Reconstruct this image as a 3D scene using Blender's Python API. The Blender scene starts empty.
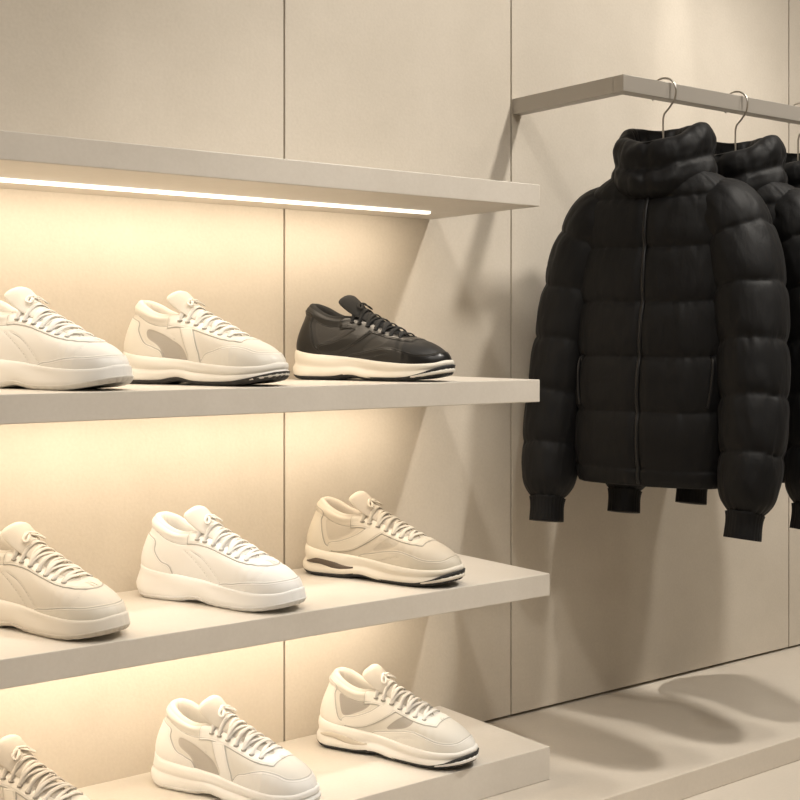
import bpy, math, numpy as np
from mathutils import Vector, Matrix, noise
sc=bpy.context.scene
sc.view_settings.view_transform='Standard'
sc.view_settings.look='None'
CAMZ=.885
WY=0.0; CY=-2.045
# ---------------------------------------------------------------- helpers
def link(o,parent=None):
    sc.collection.objects.link(o)
    if parent: o.parent=parent
    return o
def mesh_obj(name,verts,faces,mats=(),smooth=True,parent=None,fm=None,attrs=None):
    me=bpy.data.meshes.new(name)
    me.from_pydata([tuple(map(float,v)) for v in verts],[],[tuple(int(i) for i in f) for f in faces])
    for m in mats: me.materials.append(m)
    if fm is not None: me.polygons.foreach_set('material_index',[int(i) for i in fm])
    me.polygons.foreach_set('use_smooth',[smooth]*len(me.polygons))
    if attrs:
        for k,v in attrs.items():
            a=me.attributes.new(k,'FLOAT','POINT'); a.data.foreach_set('value',np.asarray(v,dtype=np.float32))
    me.update()
    return link(bpy.data.objects.new(name,me),parent)
def box(x0,x1,y0,y1,z0,z1):
    v=[(x0,y0,z0),(x1,y0,z0),(x1,y1,z0),(x0,y1,z0),(x0,y0,z1),(x1,y0,z1),(x1,y1,z1),(x0,y1,z1)]
    f=[(0,3,2,1),(4,5,6,7),(0,1,5,4),(1,2,6,5),(2,3,7,6),(3,0,4,7)]
    return v,f
def boxes(name,lst,mats,idx=None,bevel=0,parent=None):
    V=[];F=[];M=[]
    for i,b in enumerate(lst):
        v,f=box(*b); o=len(V); V+=v; F+=[tuple(a+o for a in q) for q in f]; M+=[0 if idx is None else idx[i]]*6
    ob=mesh_obj(name,V,F,mats,False,parent,M)
    if bevel:
        m=ob.modifiers.new('bevel','BEVEL'); m.width=bevel; m.segments=2; m.limit_method='ANGLE'
    return ob
def grid_faces(n,m,closed=True,off=0,flip=False):
    F=[]
    for i in range(n-1):
        for j in range(m if closed else m-1):
            a=off+i*m+j; b=off+i*m+(j+1)%m; c=off+(i+1)*m+(j+1)%m; d=off+(i+1)*m+j
            F.append((a,d,c,b) if flip else (a,b,c,d))
    return F
def catmull(P,n):
    P=np.array(P,float); K=len(P)
    Q=np.vstack([2*P[0]-P[1],P,2*P[-1]-P[-2]])
    out=[]
    for t in np.linspace(0,K-1,n):
        i=min(int(t),K-2); u=t-i
        a,b,c,d=Q[i],Q[i+1],Q[i+2],Q[i+3]
        out.append(.5*((2*b)+(-a+c)*u+(2*a-5*b+4*c-d)*u*u+(-a+3*b-3*c+d)*u**3))
    return np.array(out)
def tube(P,ra,rb,up=(0,0,1),seg=8,cap=True):
    P=np.array(P,float); n=len(P); V=[]
    T=np.gradient(P,axis=0)
    U=np.array(up,float)
    for i in range(n):
        t=T[i]/(np.linalg.norm(T[i])+1e-9)
        u_=U if U.ndim==1 else U[i]
        s=np.cross(t,u_); s/=np.linalg.norm(s)+1e-9; k=np.cross(s,t)
        A=ra if np.isscalar(ra) else ra[i]; B=rb if np.isscalar(rb) else rb[i]
        for j in range(seg):
            w=2*math.pi*j/seg; V.append(P[i]+s*A*math.cos(w)+k*B*math.sin(w))
    F=grid_faces(n,seg)
    F.append(tuple(range(seg))[::-1]); F.append(tuple((n-1)*seg+j for j in range(seg)))
    return V,F
def merge(parts):
    V=[];F=[]
    for v,f in parts:
        o=len(V); V+=list(v); F+=[tuple(a+o for a in q) for q in f]
    return V,F
# ---------------------------------------------------------------- materials
def base_mat(name,col,rough=.6,metal=0,spec=.5):
    m=bpy.data.materials.new(name); m.use_nodes=True
    b=m.node_tree.nodes['Principled BSDF']
    b.inputs['Base Color'].default_value=(*col,1); b.inputs['Roughness'].default_value=rough
    b.inputs['Metallic'].default_value=metal; b.inputs['Specular IOR Level'].default_value=spec
    return m,m.node_tree.nodes,m.node_tree.links,b
def plaster(name,c1,c2,scale=1.5,bump=.03,rough=.6,spec=.3,fine=.5):
    m,N,L,b=base_mat(name,c1,rough,0,spec)
    tc=N.new('ShaderNodeTexCoord')
    n1=N.new('ShaderNodeTexNoise'); n1.inputs['Scale'].default_value=scale; n1.inputs['Detail'].default_value=8; n1.inputs['Roughness'].default_value=.65
    L.new(tc.outputs['Object'],n1.inputs['Vector'])
    n2=N.new('ShaderNodeTexNoise'); n2.inputs['Scale'].default_value=170; n2.inputs['Detail'].default_value=4
    L.new(tc.outputs['Object'],n2.inputs['Vector'])
    av=N.new('ShaderNodeMix'); av.data_type='FLOAT'; av.inputs[0].default_value=fine*.5
    L.new(n1.outputs['Fac'],av.inputs[2]); L.new(n2.outputs['Fac'],av.inputs[3])
    r=N.new('ShaderNodeValToRGB'); r.color_ramp.elements[0].position=.34; r.color_ramp.elements[1].position=.66
    r.color_ramp.elements[0].color=(*c1,1); r.color_ramp.elements[1].color=(*c2,1)
    L.new(av.outputs[0],r.inputs['Fac']); L.new(r.outputs['Color'],b.inputs['Base Color'])
    bp=N.new('ShaderNodeBump'); bp.inputs['Strength'].default_value=bump; bp.inputs['Distance'].default_value=.002
    L.new(n2.outputs['Fac'],bp.inputs['Height']); L.new(bp.outputs['Normal'],b.inputs['Normal'])
    return m
M_wall=plaster('wall_panel_plaster',(.56,.505,.425),(.67,.61,.525),2.2,.12)
M_gap=base_mat('joint_dark',(.03,.025,.02),.9)[0]
M_shelf=plaster('shelf_laminate',(.62,.575,.51),(.69,.645,.58),5,.05,.45,.4)
M_floor=plaster('floor_microcement',(.57,.515,.44),(.65,.59,.51),1.6,.05,.4,.45)
M_ceil=plaster('ceiling_paint',(.7,.67,.63),(.74,.71,.67),1,.02)
M_rail=base_mat('rail_powdercoat',(.40,.37,.33),.4,.3)[0]
M_wire=base_mat('hanger_wire',(.55,.52,.48),.3,1)[0]
M_wood=base_mat('hanger_body',(.25,.2,.15),.5)[0]
M_led,N,L,b=base_mat('led_diffuser',(1,.95,.86),.5)
b.inputs['Emission Color'].default_value=(1,.92,.78,1); b.inputs['Emission Strength'].default_value=2.0
# ---------------------------------------------------------------- room
X0,X1,YF,H=-2.2,4.8,-4.6,3.05
joints=[X0,-.48,.105,.689,1.274,1.859,2.862,2.925,3.93,X1]
g=.0022
bl=[(X0,X1,.02,.1,0,H)]; ix=[1]
for i in range(len(joints)-1):
    bl.append((joints[i]+g,joints[i+1]-g,0,.022,.05+.007,H)); ix.append(0)
wall=boxes('wall_back',bl,[M_wall,M_gap],ix)
boxes('wall_left',[(X0-.1,X0,YF,.1,0,H)],[M_wall])
boxes('wall_right',[(X1,X1+.1,YF,.1,0,H)],[M_wall])
boxes('wall_front',[(X0-.1,X1+.1,YF-.1,YF,0,H)],[M_wall])
boxes('floor',[(X0-.1,X1+.1,YF-.1,.1,-.1,0)],[M_floor])
boxes('ceiling',[(X0-.1,X1+.1,YF-.1,.1,H,H+.1)],[M_ceil])
boxes('floor_platform',[(X0,X1,-.462,.02,.0,.05)],[M_floor],bevel=.002)
# ---------------------------------------------------------------- shelves
XL=-.48
def shelf(xr,ztop,zbot,led=True,name='wall_shelf',P=4.6):
    o=boxes(name,[(XL,xr,-.331,-.0005,CAMZ+zbot,CAMZ+ztop)],[M_shelf],bevel=.0015)
    if led:
        z=CAMZ+zbot
        boxes('led_strip',[(XL+.02,1.523,-.137,-.123,z-.005,z)],[M_led],parent=o)
        ld=bpy.data.lights.new('led_light','AREA'); ld.shape='RECTANGLE'; ld.size=1.523-XL-.02; ld.size_y=.014
        ld.energy=P; ld.color=(1,.84,.65)
        lo=link(bpy.data.objects.new('led_light',ld),o); lo.location=((XL+1.543)/2,-.130,z-.007)
        lo.rotation_euler=(math.radians(20),0,0)
    return o
shelf(1.631,.288,.247)
shelf(1.631,-.078,-.120)
shelf(1.657,-.445,-.487)
shelf(1.657,-.772,-.8348,False,'wall_shelf')
# ---------------------------------------------------------------- garment rail
za,zb_=CAMZ+.492,CAMZ+.526
boxes('garment_rail',[(1.862,1.890,-.30,0,za,zb_),(1.862,4.2,-.328,-.300,za,zb_),(4.172,4.2,-.30,0,za,zb_)],[M_rail],bevel=.0012)
RY=-.314; RZ=(za+zb_)/2
# ---------------------------------------------------------------- sneaker
def sdf_poly(px,pz,poly):
    P=np.array(poly,float); d=np.full(px.shape,1e9); s=np.ones(px.shape)
    n=len(P)
    for i in range(n):
        a=P[i]; b=P[i-1]
        ex,ez=b-a; wx=px-a[0]; wz=pz-a[1]
        t=np.clip((wx*ex+wz*ez)/(ex*ex+ez*ez),0,1)
        d=np.minimum(d,(wx-ex*t)**2+(wz-ez*t)**2)
        c1=pz>=a[1]; c2=pz<b[1]; c3=ex*wz>ez*wx
        fl=(c1&c2&c3)|(~c1&~c2&~c3); s=np.where(fl,-s,s)
    return s*np.sqrt(d)
def sdf_line(px,pz,pl,smooth=True):
    if smooth and len(pl)>2: pl=catmull(pl,18)
    d=np.full(px.shape,1e9)
    for i in range(len(pl)-1):
        a=np.array(pl[i]);b=np.array(pl[i+1]); e=b-a
        t=np.clip(((px-a[0])*e[0]+(pz-a[1])*e[1])/(e@e),0,1)
        d=np.minimum(d,np.sqrt((px-a[0]-e[0]*t)**2+(pz-a[1]-e[1]*t)**2))
    return d
def smooth_poly(P,n=8):
    P=list(P); Q=catmull([P[-1]]+P+[P[0],P[1]],(len(P)+2)*n+1)
    return Q[n:n+len(P)*n]
#   Bx    By    zb    Tx    Ty    Tz    b1    h1    b2    h2
C=[(.010,.000,.048,.030,.000,.138,.009,.026, .006,.026),
   (.014,.019,.048,.035,.015,.137,.009,.026, .006,.026),
   (.032,.031,.046,.050,.026,.130,.007,.026, .006,.024),
   (.068,.035,.043,.071,.029,.118,.006,.024,.007,.016),
   (.105,.036,.040,.092,.028,.112,.005,.026,.010,.012),
   (.140,.038,.037,.118,.024,.114,.005,.030,.014,.010),
   (.172,.042,.033,.145,.0205,.108,.004,.031,.017,.008),
   (.208,.0465,.030,.170,.0180,.097,.004,.029,.023,.006),
   (.245,.045,.028,.196,.0160,.086,.004,.025,.029,.004),
   (.275,.033,.029,.213,.010,.080,.004,.023,.033,.002),
   (.291,.016,.031,.219,.005,.078,.004,.022,.037,.001),
   (.296,.000,.031,.220,.000,.0775,.004,.022,.039,.001)]
NS=110
Cs=catmull(C,NS+1); Cs[0,1]=Cs[-1,1]=0; Cs[0,4]=Cs[-1,4]=0
full=np.vstack([Cs,Cs[1:-1][::-1]*1.0]); sg=np.array([1]*(NS+1)+[-1]*(NS-1))
full[:,1]*=sg; full[:,4]*=sg
Mr=len(full)
def bend(x): return .006*np.sin(np.clip(x,0,.3)/.3*math.pi*1.0)-.010*(np.clip(x,0,.3)/.3)**2*.6
def ring_normal(x,y):
    tx=np.roll(x,-1)-np.roll(x,1); ty=np.roll(y,-1)-np.roll(y,1)
    l=np.hypot(tx,ty)+1e-9
    return ty/l*-1,tx/l
nx,ny=ring_normal(full[:,0],full[:,1])
if nx[NS]<0: nx,ny=-nx,-ny
tnx,tny=ring_normal(full[:,3],full[:,4])
if tnx[NS]<0: tnx,tny=-tnx,-tny
def upper_surf(v):
    B=np.stack([full[:,0],full[:,1],full[:,2]],1); T=full[:,3:6]
    out=np.stack([nx,ny,0*nx],1)
    P1=B+out*full[:,6:7]+np.array([0,0,1])*full[:,7:8]
    P2=T+out*full[:,8:9]-np.array([0,0,1])*full[:,9:10]
    return (1-v)**3*B+3*(1-v)**2*v*P1+3*(1-v)*v*v*P2+v**3*T
NV=60
def zbot(x):
    x=np.asarray(x,float)
    return np.clip((x-.20)/.10,0,2)**2*.014+np.clip((.035-x)/.035,0,2)**2*.008+.006*np.exp(-((x-.125)/.025)**2)
def build_shoe_meshes(var):
    out={}
    vs=np.linspace(0,1,NV)
    G=np.array([upper_surf(v) for v in vs])
    px,pz=G[...,0],G[...,2]; vv=np.repeat(vs[:,None],Mr,1)
    BIG=np.full(px.shape,.05)
    eye=np.maximum((.66-vv)*.06,.104-px); eye=np.maximum(eye,(px-.240))
    collarline=sdf_line(px,pz,[(.014,.122),(.044,.116),(.068,.103),(.094,.097),(.118,.100)])
    if var==0:
        toe=sdf_poly(px,pz,smooth_poly([(.34,-.01),(.33,.052),(.290,.052),(.262,.049),(.235,.048),(.205,.043),(.17,.034),(.15,-.01)]))
        heel=sdf_poly(px,pz,smooth_poly([(-.04,-.02),(.085,-.02),(.080,.052),(.060,.066),(.048,.082),(.040,.104),(-.04,.108)]))
        eye=np.maximum((.70-vv)*.06,.108-px)
        ov=np.minimum(np.minimum(toe,heel),eye)
        acc=BIG
        ln=collarline
        for dx in (0,.020):
            ln=np.minimum(ln,sdf_line(px,pz,[(.180-dx,.034),(.162-dx,.056),(.140-dx,.076),(.116-dx*.6,.088)]))
        ln=np.minimum(ln,sdf_line(px,pz,[(.250,.070),(.2475,.060),(.241,.048)]))
    elif var==1:
        toe=sdf_poly(px,pz,smooth_poly([(.34,-.01),(.33,.056),(.290,.054),(.268,.055),(.250,.061),(.226,.064),(.200,.057),(.176,.044),(.16,-.01)]))
        heel=sdf_poly(px,pz,smooth_poly([(-.04,-.02),(.100,-.02),(.096,.048),(.080,.062),(.062,.070),(.050,.090),(.042,.108),(-.04,.114)]))
        strap=sdf_poly(px,pz,[(.148,.0),(.176,.0),(.169,.050),(.157,.080),(.150,.095),(.128,.095),(.136,.075),(.146,.05)])
        ov=np.minimum(np.minimum(toe,heel),np.minimum(eye,strap))
        acc=sdf_poly(px,pz,smooth_poly([(.104,.034),(.142,.036),(.136,.060),(.116,.074),(.092,.086),(.068,.092),(.068,.078),(.090,.062)]))
        ln=collarline
        ln=np.minimum(ln,sdf_line(px,pz,[(.129,.045),(.124,.066),(.114,.084)]))
    else:
        toe=sdf_poly(px,pz,smooth_poly([(.34,-.01),(.33,.058),(.292,.055),(.276,.048),(.250,.048),(.222,.056),(.196,.060),(.150,.052),(.118,.040),(.11,-.01)]))
        heel=sdf_poly(px,pz,smooth_poly([(-.04,-.02),(.066,-.02),(.068,.046),(.056,.062),(.050,.082),(.046,.104),(.044,.124),(-.04,.132)]))
        sw=sdf_poly(px,pz,smooth_poly([(.066,.050),(.096,.050),(.122,.060),(.154,.080),(.168,.094),(.144,.100),(.116,.082),(.088,.070),(.064,.064)]))
        ov=np.minimum(np.minimum(toe,heel),np.minimum(eye,sw))
        acc=sdf_poly(px,pz,smooth_poly([(.066,.068),(.090,.076),(.108,.086),(.114,.096),(.090,.097),(.070,.101),(.056,.106),(.058,.084)]))
        acc=np.minimum(acc,sdf_poly(px,pz,smooth_poly([(.150,.056),(.186,.064),(.200,.076),(.192,.086),(.172,.078)])))
        ln=np.minimum(collarline,sdf_line(px,pz,[(.150,.034),(.175,.044),(.200,.050)]))
    du=np.roll(G,-1,1)-np.roll(G,1,1); dv=np.gradient(G,axis=0)
    Nn=np.cross(du,dv); Nn/=np.linalg.norm(Nn,axis=2,keepdims=True)+1e-9
    if Nn[5,NS,0]<0: Nn=-Nn
    sm=lambda d,w:np.clip(.5-d/w,0,1)
    disp=.0018*sm(ov,.003)-.0008*sm(acc,.003)-.0008*np.exp(-(ln/.0016)**2)
    pad=np.exp(-((vv-.91)/.10)**2)*np.clip((.125-px)/.03,0,1)*.0045
    G2=G+Nn*(disp+pad)[...,None]
    cr=np.sin(px*420)*np.exp(-((px-.225)/.018)**2)*.0005
    G2=G2+Nn*cr[...,None]
    G2[...,1]+=bend(G2[...,0])
    V=list(G2.reshape(-1,3)); F=grid_faces(NV,Mr)
    att={'sdf_overlay':ov.ravel(),'sdf_accent':acc.ravel(),'sdf_line':ln.ravel()}
    out['upper']=(V,F,att)
    T=G2[-1]; rings=[T]
    inn=np.stack([-tnx,-tny,0*tnx],1)
    clr=np.clip((.122-T[:,0])/.03,0,1)[:,None]
    for di,dz in [(.0016,.0026),(.0048,.0044),(.0085,.0034),(.0108,-.002),(.0112,-.010)]:
        rings.append(T+inn*di*(.20+.80*clr)+np.array([0,0,dz])*(.4+.6*clr))
    low=T+inn*.0095*(.24+.76*clr); low=low.copy(); low[:,2]=T[:,2]*.5+.055*.5-.004; rings.append(low)
    low2=low.copy(); low2[:,2]=.054; rings.append(low2)
    c=low2.copy(); c[:,1]=bend(c[:,0])+ (c[:,1]-bend(c[:,0]))*.05; c[:,2]=.052; rings.append(c)
    R=np.array(rings); out['lining']=(list(R.reshape(-1,3)),grid_faces(len(rings),Mr))
    bx,by=full[:,0],full[:,1]; lev=[]
    if var==0:
        prof=[(0,-.004),(0,.0015),(.04,.0036),(.16,.0052),(.34,.0055),(.60,.0050),(.80,.0048),(.92,.0045),(.98,.0036),(1.0,.0020),(1.01,.0005),(.92,-.006)]
    elif var==1:
        prof=[(0,-.004),(0,.0020),(.04,.0042),(.14,.0056),(.30,.0054),(.42,.0050),(.47,.0030),(.51,.0028),(.56,.0046),(.70,.0052),(.86,.0052),(.95,.0046),(1.0,.0024),(1.01,.0005),(.92,-.006)]
    else:
        prof=[(0,-.004),(0,.0030),(.04,.0050),(.14,.0062),(.30,.0058),(.42,.0034),(.48,.0026),(.56,.0034),(.66,.0052),(.80,.0058),(.90,.0054),(.97,.0044),(1.0,.0024),(1.01,.0005),(.92,-.006)]
    zt=full[:,2]+.004+.006*np.exp(-((bx)/.03)**2)+.004*np.exp(-((bx-.30)/.014)**2)
    wa={0:.0012,1:.0010,2:.0012}[var]
    for k,(h,o) in enumerate(prof):
        z0=zbot(bx)+.004
        z=z0+(zt-z0)*h
        hh=math.exp(-((h-.35)/.35)**2)
        fl=hh*(.008*np.clip((.05-bx)/.05,0,1)**1.5)+(1-h)*.002*np.clip((bx-.2)/.05,0,1)
        wav=wa*np.sin(bx*40+h*4.5+var)*(1 if .03<h<.9 else 0)*np.clip((.24-bx)/.05,0,1)
        oo=o+fl+wav
        x=bx+nx*oo; y=by+ny*oo
        lev.append(np.stack([x,y+bend(x),z],1))
    R=np.array(lev); V=list(R.reshape(-1,3)); F=grid_faces(len(lev),Mr); F.append(tuple(range(Mr))[::-1])
    out['midsole']=(V,F)
    lev=[]
    lug=(np.sin(np.arange(Mr)/Mr*2*math.pi*44)>-.5)*1.0
    tw={0:.4,1:.7,2:1.5}[var]
    for k,(h,o) in enumerate([(0,-.010),(0,.0005),(.0012,.0028),(.0030,.0044),(.0056,.0056),(.0070,.0062),(.0072,.002),(.007,-.004)]):
        fl=.004*np.clip((.05-bx)/.05,0,1)**1.5+.002*np.clip((bx-.2)/.05,0,1)
        oo=o+fl-(.0014*(1-lug) if k<4 else 0)
        x=bx+nx*oo; y=by+ny*oo
        up=np.clip((bx-.235)/.055,0,1)**1.3*h*tw
        z=zbot(bx)+h+up
        lev.append(np.stack([x,y+bend(x),z],1))
    R=np.array(lev); F=grid_faces(len(lev),Mr); F.append(tuple(range(Mr))[::-1])
    out['outsole']=(list(R.reshape(-1,3)),F)
    if var==2:
        cl=[]
        for s in (1,-1):
            pts=[]
            for xx in np.linspace(.018,.112,24):
                i=int(np.argmin(np.abs(Cs[:,0]-xx)+(np.arange(NS+1)<3)*1.0))
                zz=zbot(xx)+.004+(Cs[i,2]+.004-zbot(xx)-.004)*(.46+.10*math.sin((xx-.02)*60))
                y=s*(Cs[i,1]+.0044+ .003*max(0,(.05-xx)/.05))
                pts.append((xx,y+bend(xx),zz))
            t=np.linspace(0,1,24)
            cl.append(tube(pts,.0022+.0*t,.0066*np.sin(np.pi*np.clip(t,.03,.97))**.6,(0,0,1),10))
        out['midsole_plate']=merge(cl)
    tc=catmull([(.230,.069,.010,.002),(.208,.083,.014,.003),(.183,.098,.019,.0035),(.160,.110,.022,.004),(.141,.121,.026,.0045),(.125,.132,.029,.006),(.111,.144,.030,.0080),(.104,.151,.028,.0075),(.100,.155,.019,.004),(.099,.1558,.008,.001)],44)
    V=[];ns=32;nt=44
    tg=np.gradient(tc[:,:2],axis=0)
    for i in range(nt):
        cx,cz,w,th=tc[i]; t=tg[i]/np.linalg.norm(tg[i]); n=np.array([t[1],-t[0]])
        if n[1]<0: n=-n
        for j in range(ns):
            a=2*math.pi*j/ns; yy=w*math.copysign(abs(math.cos(a))**.7,math.cos(a)); q=th*math.sin(a)-.33*yy*yy/w*1.0
            V.append(np.array([cx+n[0]*q,yy+bend(cx),cz+n[1]*q]))
    F=grid_faces(nt,ns); F.append(tuple(range(ns))); F.append(tuple((nt-1)*ns+j for j in range(ns)))
    out['tongue']=(V,F)
    S86=upper_surf(.82)+0; S86[:,1]+=bend(S86[:,0])
    plus=S86[:NS+1]
    def eyelet(x,side):
        i=int(np.argmin(np.abs(plus[:,0]-x)+1e3*(np.arange(NS+1)<38)))
        p=plus[i].copy(); yb=p[1]-bend(p[0]); p[1]=bend(p[0])+side*(yb+.001)
        return p+np.array([0,0,.0026])
    NL=7
    xs=np.linspace(.124,.216,NL)
    parts=[]; eyes=[]
    def tongz(x):
        o=np.argsort(tc[:34,0]); return np.interp(x,tc[:34,0][o],tc[:34,1][o])
    def lacebar(p,q,lift,w=.0033):
        c=(p+q)/2; c[2]=max(tongz(c[0])+.0060,c[2]+.003)+lift
        a=p*.6+c*.4; a[2]=p[2]*.32+c[2]*.68+.001
        b_=q*.6+c*.4; b_[2]=q[2]*.32+c[2]*.68+.001
        p0=p+np.array([0,0,-.004]); q0=q+np.array([0,0,-.004])
        P=catmull([p0,p,a,c,b_,q,q0],22)
        parts.append(tube(P,w,.0012,(.45,0,1),8))
    for k in range(NL):
        l=eyelet(xs[k],1); r=eyelet(xs[k],-1)
        lacebar(l, r, .0016)
        if k<NL-1:
            lacebar(l if k%2 else r,eyelet(xs[k+1],-1 if k%2 else 1),-.0002,.0028)
        for e in (l,r): eyes.append(tube([e+np.array([0,0,-.003]),e+np.array([0,0,-.0006])],.0044,.0044,(1,0,0),12))
    kx=.122; kz=tongz(kx)+.0075; kb=bend(kx); K=np.array([kx,kb,kz])
    for s in (1,-1):
        P=catmull([K,K+(.005,s*.010,.000),K+(.008,s*.018,-.006),K+(.014,s*.019,-.010),K+(.012,s*.011,-.005),K],26)
        parts.append(tube(P,.0026,.0012,(.45,0,1),8))
    parts.append(tube([K+(0,-.0045,-.001),K+(0,-.002,.0004),K+(0,.002,.0004),K+(0,.0045,-.001)],.0036,.0024,(0,0,1),10))
    out['laces']=merge(parts); out['eyelets']=merge(eyes)
    return out
SHV=[build_shoe_meshes(v) for v in range(3)]
def fabric_bump(N,L,b,scale,strength,kind='vor'):
    tc=N.new('ShaderNodeTexCoord')
    t=N.new('ShaderNodeTexVoronoi' if kind=='vor' else 'ShaderNodeTexNoise'); t.inputs['Scale'].default_value=scale
    L.new(tc.outputs['Object'],t.inputs['Vector'])
    bp=N.new('ShaderNodeBump'); bp.inputs['Strength'].default_value=strength; bp.inputs['Distance'].default_value=.0006
    L.new(t.outputs[0],bp.inputs['Height']); return bp,t
def upper_mat(name,base,over,accent,rough=.55):
    m,N,L,b=base_mat(name,base,rough)
    def attr(n,lo,hi,absv=False,off=0):
        a=N.new('ShaderNodeAttribute'); a.attribute_name=n
        src=a.outputs['Fac']
        if off:
            q=N.new('ShaderNodeMath'); q.operation='ADD'; q.inputs[1].default_value=off; L.new(src,q.inputs[0]); src=q.outputs[0]
        if absv:
            q=N.new('ShaderNodeMath'); q.operation='ABSOLUTE'; L.new(src,q.inputs[0]); src=q.outputs[0]
        r=N.new('ShaderNodeMapRange'); r.inputs['From Min'].default_value=lo; r.inputs['From Max'].default_value=hi
        r.inputs['To Min'].default_value=1; r.inputs['To Max'].default_value=0
        L.new(src,r.inputs['Value']); return r.outputs[0]
    mo=attr('sdf_overlay',-.0003,.0003); ma=attr('sdf_accent',-.0003,.0003)
    s1=attr('sdf_overlay',.0003,.0010,True); s2=attr('sdf_line',.0002,.0008,True); s3=attr('sdf_overlay',.0001,.0005,True,.0030)
    def mix(f,c1,c2):
        x=N.new('ShaderNodeMix'); x.data_type='RGBA'
        L.new(f,x.inputs[0])
        for k,c in ((6,c1),(7,c2)):
            if isinstance(c,tuple): x.inputs[k].default_value=(*c,1)
            else: L.new(c,x.inputs[k])
        return x.outputs[2]
    c=mix(ma,base,accent); c=mix(mo,c,over)
    mx=N.new('ShaderNodeMath'); mx.operation='MAXIMUM'; L.new(s1,mx.inputs[0]); L.new(s2,mx.inputs[1])
    seamc=tuple(x*.58 for x in over)
    st=tuple(x*.88 for x in over)
    c=mix(s3,c,st)
    c=mix(mx.outputs[0],c,seamc)
    L.new(c,b.inputs['Base Color'])
    rr=N.new('ShaderNodeMapRange'); rr.inputs['To Min'].default_value=rough+.05; rr.inputs['To Max'].default_value=rough-.14
    L.new(mo,rr.inputs['Value']); L.new(rr.outputs[0],b.inputs['Roughness'])
    bp,t=fabric_bump(N,L,b,700,.2)
    inv=N.new('ShaderNodeMath'); inv.operation='MULTIPLY'; inv.inputs[1].default_value=.35; L.new(ma,inv.inputs[0])
    L.new(inv.outputs[0],bp.inputs['Strength'])
    bp2=N.new('ShaderNodeBump'); bp2.inputs['Strength'].default_value=.8; bp2.inputs['Distance'].default_value=.0012; bp2.invert=True
    m2=N.new('ShaderNodeMath'); m2.operation='MULTIPLY_ADD'; m2.inputs[1].default_value=.3; L.new(s3,m2.inputs[0]); L.new(mx.outputs[0],m2.inputs[2])
    L.new(m2.outputs[0],bp2.inputs['Height']); L.new(bp.outputs['Normal'],bp2.inputs['Normal'])
    L.new(bp2.outputs['Normal'],b.inputs['Normal'])
    return m
def simple(name,col,rough=.6,bscale=900,bs=.2):
    m,N,L,b=base_mat(name,col,rough)
    bp,t=fabric_bump(N,L,b,bscale,bs); L.new(bp.outputs['Normal'],b.inputs['Normal']); return m
def sneaker(style,var,base,over,accent,mid,outs,lace,lining,xt,zshelf,rot=0,yt=-.324,rough=.52,plate=None):
    sx=1.085; L_=.300*sx
    ang=math.atan2(-.90,.436)+math.radians(rot)
    e=bpy.data.objects.new('sneaker',None); link(e)
    hx=xt-math.cos(ang)*L_; hy=yt-math.sin(ang)*L_
    e.location=(hx,hy,zshelf+.0003); e.rotation_euler=(0,0,ang); e.scale=(sx,1.06,1.0)
    mu=upper_mat(style+'_upper',base,over,accent,rough)
    mm=simple(style+'_midsole_foam',mid,.5,500,.03); mo=simple(style+'_outsole_rubber',outs,.6,300,.2)
    ml=simple(style+'_lace',lace,.8,1200,.5); mi=simple(style+'_lining',lining,.8,1100,.3)
    me_=simple(style+'_eyelet',tuple(x*.6 for x in lining),.6)
    SH=SHV[var]
    V,F,a=SH['upper']; mesh_obj('upper',V,F,[mu],True,e,None,a)
    for k,mt in (('lining',mi),('midsole',mm),('outsole',mo),('tongue',mi),('laces',ml),('eyelets',me_)):
        V,F=SH[k]; mesh_obj(k,V,F,[mt],True,e)
    if plate:
        V,F=SH['midsole_plate']; mesh_obj('midsole_plate',V,F,[simple(style+'_plate',plate,.5)],True,e)
    return e
S2=CAMZ-.078; S3=CAMZ-.445; S4=CAMZ-.772
sneaker('white',0,(.80,.785,.75),(.82,.805,.77),(.78,.765,.73),(.81,.795,.76),(.72,.70,.65),(.82,.805,.77),(.76,.745,.70),.800,S2)
sneaker('cream',1,(.70,.66,.59),(.78,.745,.675),(.42,.385,.34),(.80,.775,.72),(.03,.028,.026),(.80,.775,.72),(.73,.695,.63),1.076,S2)
sneaker('black',2,(.010,.010,.010),(.0065,.0065,.0065),(.026,.025,.024),(.82,.775,.69),(.012,.012,.012),(.009,.009,.009),(.009,.009,.009),1.425,S2,0,-.324,.46)
sneaker('ecru',0,(.69,.64,.56),(.73,.685,.60),(.66,.61,.53),(.75,.70,.62),(.66,.61,.53),(.74,.69,.61),(.67,.62,.54),.795,S3)
sneaker('bright_white',0,(.83,.825,.81),(.86,.855,.84),(.8,.79,.78),(.86,.855,.84),(.78,.77,.75),(.86,.855,.84),(.81,.80,.775),1.108,S3)
sneaker('sand',2,(.57,.51,.42),(.64,.585,.49),(.49,.435,.355),(.76,.71,.62),(.018,.017,.016),(.65,.595,.50),(.58,.52,.44),1.448,S3,0,-.324,.52,(.10,.075,.055))
sneaker('oat',1,(.56,.51,.44),(.66,.61,.53),(.46,.41,.345),(.74,.70,.63),(.68,.63,.56),(.66,.61,.54),(.55,.50,.43),.775,S4,0,-.334)
sneaker('pale',1,(.70,.68,.635),(.83,.82,.80),(.48,.45,.41),(.85,.84,.82),(.76,.75,.72),(.82,.81,.79),(.66,.63,.575),1.130,S4,0,-.334)
sneaker('chalk',2,(.66,.635,.58),(.80,.78,.73),(.38,.355,.32),(.83,.81,.77),(.018,.018,.018),(.81,.79,.75),(.64,.605,.545),1.472,S4,0,-.334,.52,(.62,.57,.49))
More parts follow.
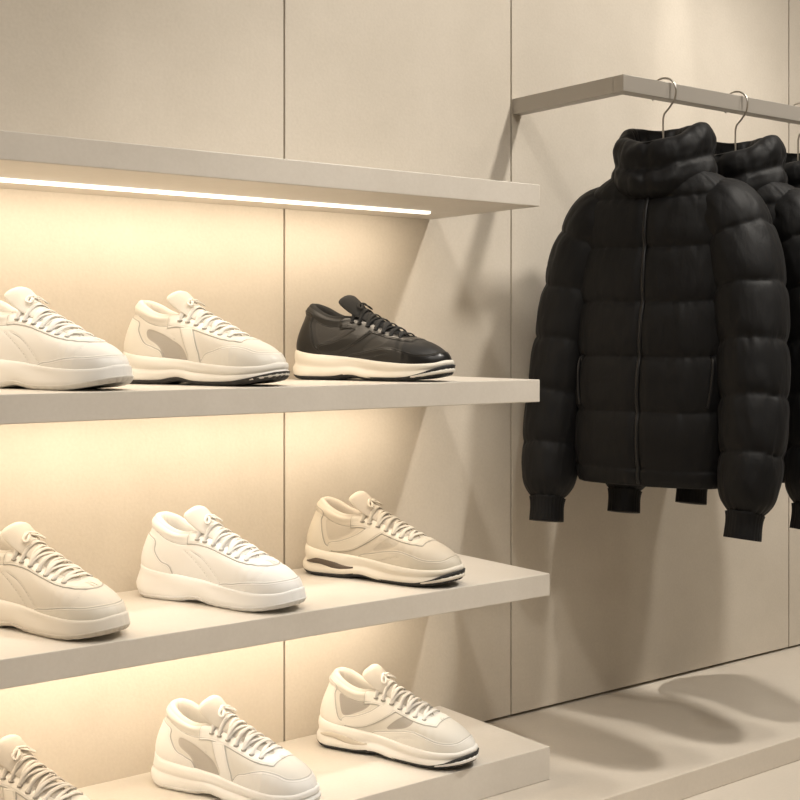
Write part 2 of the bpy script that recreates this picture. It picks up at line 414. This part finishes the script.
# ---------------------------------------------------------------- puffer jacket
M_jk,N,L,b=base_mat('jacket_nylon',(.0042,.0043,.0049),.60,0,.22)
b.inputs['Sheen Weight'].default_value=.02; b.inputs['Sheen Roughness'].default_value=.5
tc=N.new('ShaderNodeTexCoord'); mp=N.new('ShaderNodeMapping'); mp.inputs['Scale'].default_value=(1.8,1.8,.7)
n1=N.new('ShaderNodeTexNoise'); n1.inputs['Scale'].default_value=22; n1.inputs['Detail'].default_value=5; n1.inputs['Distortion'].default_value=.4
L.new(tc.outputs['Object'],mp.inputs['Vector']); L.new(mp.outputs[0],n1.inputs['Vector'])
bp=N.new('ShaderNodeBump'); bp.inputs['Strength'].default_value=.4; bp.inputs['Distance'].default_value=.006
L.new(n1.outputs['Fac'],bp.inputs['Height']); L.new(bp.outputs['Normal'],b.inputs['Normal'])
M_zip=base_mat('jacket_zip',(.010,.010,.011),.4,.3)[0]
def pillow(q): return (1-np.abs(2*q-1)**2.8)**.5
def seglook(z,lines):
    i=np.clip(np.searchsorted(lines,z)-1,0,len(lines)-2)
    a=lines[i]; c=lines[i+1]
    return np.clip((z-a)/(c-a),0,1)
def shear(z): return .105*(1.19-z) if z<1.19 else 0.0
bz=np.array([.588,.600,.622,.68,.80,.92,1.04,1.10,1.145,1.180,1.205,1.222,1.235])
bw=np.array([.158,.163,.166,.171,.174,.176,.180,.186,.184,.164,.130,.100,.080])
bd=np.array([.068,.073,.078,.084,.088,.090,.088,.086,.082,.076,.070,.064,.060])
BL=np.array([.585,.620,.735,.845,.955,1.065,1.165,1.24])
def body_pt(th,z,off=0,nz=True):
    zz=z+.004*noise.noise(Vector((math.cos(th)*1.5,math.sin(th)*1.5,z*2))) if nz else z
    w=np.interp(z,bz,bw); d=np.interp(z,bz,bd)
    q=float(seglook(zz,BL)); p=float(pillow(np.array(q)))
    amp=.0105 if z>.622 else .004
    r=amp*(p-.7)*min(1,(1.24-z)/.06)
    if nz:
        r+=.0022*noise.noise(Vector((math.cos(th)*4,math.sin(th)*4,z*12)))
        r+=.0045*(1-p)*noise.noise(Vector((th*13,z*6,3)))
        r+=.0014*noise.noise(Vector((th*18,z*26,7)))
    fc=math.exp(-((th-math.pi/2)/.06)**2); r-=.006*fc
    c,s=math.cos(th),math.sin(th); n=2.5
    k=(abs(c)**n+abs(s)**n)**(-1/n)
    x=w*c*k; y=d*s*k
    l=math.hypot(x,y)
    return np.array([x+(r+off)*x/l,y+(r+off)*y/l+shear(z),z])
def build_jacket():
    parts={}
    nb=190;mb=200
    V=[body_pt(2*math.pi*j/mb,z) for z in np.linspace(.588,1.235,nb) for j in range(mb)]
    cy=shear(.59)
    ring=[np.array([v[0]*.9,cy+(v[1]-cy)*.85,.60]) for v in V[:mb]]
    V2=ring+V; F=grid_faces(nb+1,mb); F.append(tuple(range(mb))[::-1]); F.append(tuple(nb*mb+j for j in range(mb)))
    parts['body']=(V2,F)
    SP=[]
    for s in (1,-1):
        path=catmull([(s*.090,0,1.158),(s*.138,.0,1.125),(s*.176,.010,1.04),(s*.199,.028,.93),(s*.213,.052,.80),(s*.221,.077,.68),(s*.219,.100,.585),(s*.217,.111,.542),(s*.215,.119,.500)],200)
        rr=catmull([(.050,),(.073,),(.076,),(.072,),(.068,),(.063,),(.054,),(.036,),(.035,)],200)[:,0]
        T=np.gradient(path,axis=0); T/=np.linalg.norm(T,axis=1,keepdims=True)
        cum=np.concatenate([[0],np.cumsum(np.linalg.norm(np.diff(path,axis=0),axis=1))])
        tot=cum[-1]; SL=np.concatenate([np.linspace(.0,tot-.05,7),[tot]])
        V=[];ms=92
        for i in range(200):
            t=T[i]; A=np.cross(t,(0,1,0)); A/=np.linalg.norm(A); B=np.cross(A,t)
            for j in range(ms):
                w=2*math.pi*j/ms
                c0=cum[i]+.005*noise.noise(Vector((math.cos(w)*1.5,math.sin(w)*1.5,cum[i]*3+s)))
                q=float(seglook(c0,SL)); p=float(pillow(np.array(q)))
                cuff=cum[i]>tot-.048
                r=rr[i]+(.0090*(p-.7) if not cuff else 0)
                if not cuff:
                    r+=.0024*noise.noise(Vector((math.cos(w)*3,math.sin(w)*3+s*5,cum[i]*14)))+.0045*(1-p)*noise.noise(Vector((math.cos(w)*5,math.sin(w)*5+cum[i]*8,s*3+9)))
                    r+=.0013*noise.noise(Vector((math.cos(w)*8,math.sin(w)*8,cum[i]*30)))
                else: r+=.0010*math.sin(w*30)
                V.append(path[i]+A*r*math.cos(w)*1.0+B*r*math.sin(w)*1.08)
        F=grid_faces(200,ms); F.append(tuple(199*ms+j for j in range(ms)))
        SP.append((V,F))
    parts['sleeves']=merge(SP)
    pr=catmull([(.088,.070,1.168),(.107,.090,1.186),(.115,.100,1.212),(.112,.097,1.236),(.104,.090,1.251),(.107,.093,1.268),(.109,.095,1.288),(.103,.089,1.309),(.090,.076,1.323),(.073,.060,1.320),(.062,.050,1.29),(.056,.046,1.22)],84)
    V=[];mc=150
    for i,(w,d,z) in enumerate(pr):
        for j in range(mc):
            th=2*math.pi*j/mc; c,s=math.cos(th),math.sin(th)
            r=.006*noise.noise(Vector((c*1.8,s*1.8,z*14+2)))+.005*noise.noise(Vector((c*3.5+z*10,s*3.5,z*22)))
            r+=.0022*noise.noise(Vector((c*8,s*8,z*34)))
            fc=math.exp(-((th-math.pi/2)/.09)**2)
            if i<58: r-=.006*fc
            fr=(max(0,s+.3)/1.3)**1.5
            hz=max(0,(z-1.17))/.15
            zz=z-.046*fr*hz-.008*max(0,s)*(1-hz)+.012*noise.noise(Vector((c*1.3+4,s*1.3,z*6)))
            V.append(np.array([(w+r)*c,(d+r)*s,zz]))
    F=grid_faces(84,mc); F.append(tuple(83*mc+j for j in range(mc)))
    parts['collar']=(V,F)
    P=[body_pt(math.pi/2,z,.0022,False) for z in np.linspace(.592,1.19,60)]
    P=np.array(P); P[:,0]+=.002*np.sin(P[:,2]*18)
    zp=[tube(P,.0042,.0020,(0,1,0),8)]
    zp.append(tube([P[-4],P[-4]+np.array([.001,.006,-.012]),P[-4]+np.array([.001,.004,-.034])],.004,.0014,(0,1,0),8))
    for s in (1,-1):
        x=[body_pt(math.pi/2-s*(.84+.5*(z-.745)),z,.0034,False) for z in np.linspace(.745,.845,20)]
        zp.append(tube(x,.0030,.002,(0,1,0),8))
        zp.append(tube([x[-1],x[-1]+np.array([0,.005,-.024])],.0026,.0012,(0,1,0),6))
    parts['zips']=merge(zp)
    return parts
JK=build_jacket()
jm={k:None for k in JK}
def hanger(hx,ang):
    e=bpy.data.objects.new('clothes_hanger',None); link(e); e.location=(hx,RY,0); e.rotation_euler=(0,0,ang)
    R=.0275
    pts=[(R*math.cos(a),0,RZ+R*math.sin(a)) for a in np.linspace(math.radians(-35),math.radians(180),22)]
    pts=[tuple(p) for p in pts]+[(-R*.9,0,RZ-.018),(-.012,0,RZ-.036),(0,0,RZ-.052),(0,0,RZ-.10),(0,0,1.205)]
    V,F=tube(catmull(pts,70),.0021,.0021,(0,1,0),8); mesh_obj('hook',V,F,[M_wire],True,e)
    P=catmull([(-.11,0,1.145),(-.08,0,1.160),(-.04,0,1.180),(0,0,1.200),(.04,0,1.180),(.08,0,1.160),(.11,0,1.145)],40)
    V,F=tube(P,.007,.010,(0,0,1),10); mesh_obj('shoulder_bar',V,F,[M_wood],True,e)
def jacket(hx,ang,dz=0):
    e=bpy.data.objects.new('puffer_jacket',None); link(e); e.location=(hx,RY,dz); e.rotation_euler=(0,0,ang); e.scale=(.97,1,1)
    for k,mt in (('body',M_jk),('sleeves',M_jk),('collar',M_jk),('zips',M_zip)):
        if jm[k] is None:
            V,F=JK[k]; o=mesh_obj(k,V,F,[mt],True,e); jm[k]=o.data
        else: link(bpy.data.objects.new(k,jm[k]),e)
    hanger(hx,ang)
angJ=math.atan2(.95,-.31)
jacket(1.997,angJ,.004); jacket(2.232,angJ+math.radians(-5),.000); jacket(2.458,angJ+math.radians(-13),-.003)
# ---------------------------------------------------------------- lights
def spot(loc,tgt,P,size=60,blend=.5,rad=.03,col=(1,.94,.85)):
    l=bpy.data.lights.new('ceiling_or_added_spot','SPOT'); l.energy=P; l.spot_size=math.radians(size); l.spot_blend=blend; l.shadow_soft_size=rad; l.color=col
    o=link(bpy.data.objects.new('ceiling_or_added_spot',l)); o.location=loc
    o.rotation_euler=(Vector(tgt)-Vector(loc)).to_track_quat('-Z','Y').to_euler(); return o
spot((2.45,-1.5,3.0),(1.9,-.1,.7),178,64,.7,.075)
spot((.6,-1.9,3.0),(.9,-.1,.6),98,66,.9,.10)
spot((3.3,-1.3,3.0),(2.8,-.1,.5),112,62,.7,.10)
spot((2.40,-.13,3.0),(2.40,0,.4),170,9,.8,.012)  # added narrow beam, makes the bright vertical stripe on the wall below the jackets
l=bpy.data.lights.new('added_fill_light','AREA'); l.shape='RECTANGLE'; l.size=3.5; l.size_y=1.6; l.energy=42; l.color=(1,.945,.87)  # unseen soft fill from overhead, added to brighten the room; no actual fixture
o=link(bpy.data.objects.new('added_fill_light',l)); o.location=(.8,-2.9,3.0)
w=bpy.data.worlds.new('world'); sc.world=w; w.use_nodes=True; w.node_tree.nodes['Background'].inputs[0].default_value=(1,.95,.88,1); w.node_tree.nodes['Background'].inputs[1].default_value=.1
# ---------------------------------------------------------------- camera
c=bpy.data.cameras.new('camera'); c.sensor_width=36; c.lens=1252/800*36; c.shift_y=-62/800; c.clip_start=.01
co=link(bpy.data.objects.new('camera',c)); co.location=(0,CY,CAMZ); co.rotation_euler=(math.radians(90),0,math.radians(-37.2))
sc.camera=co
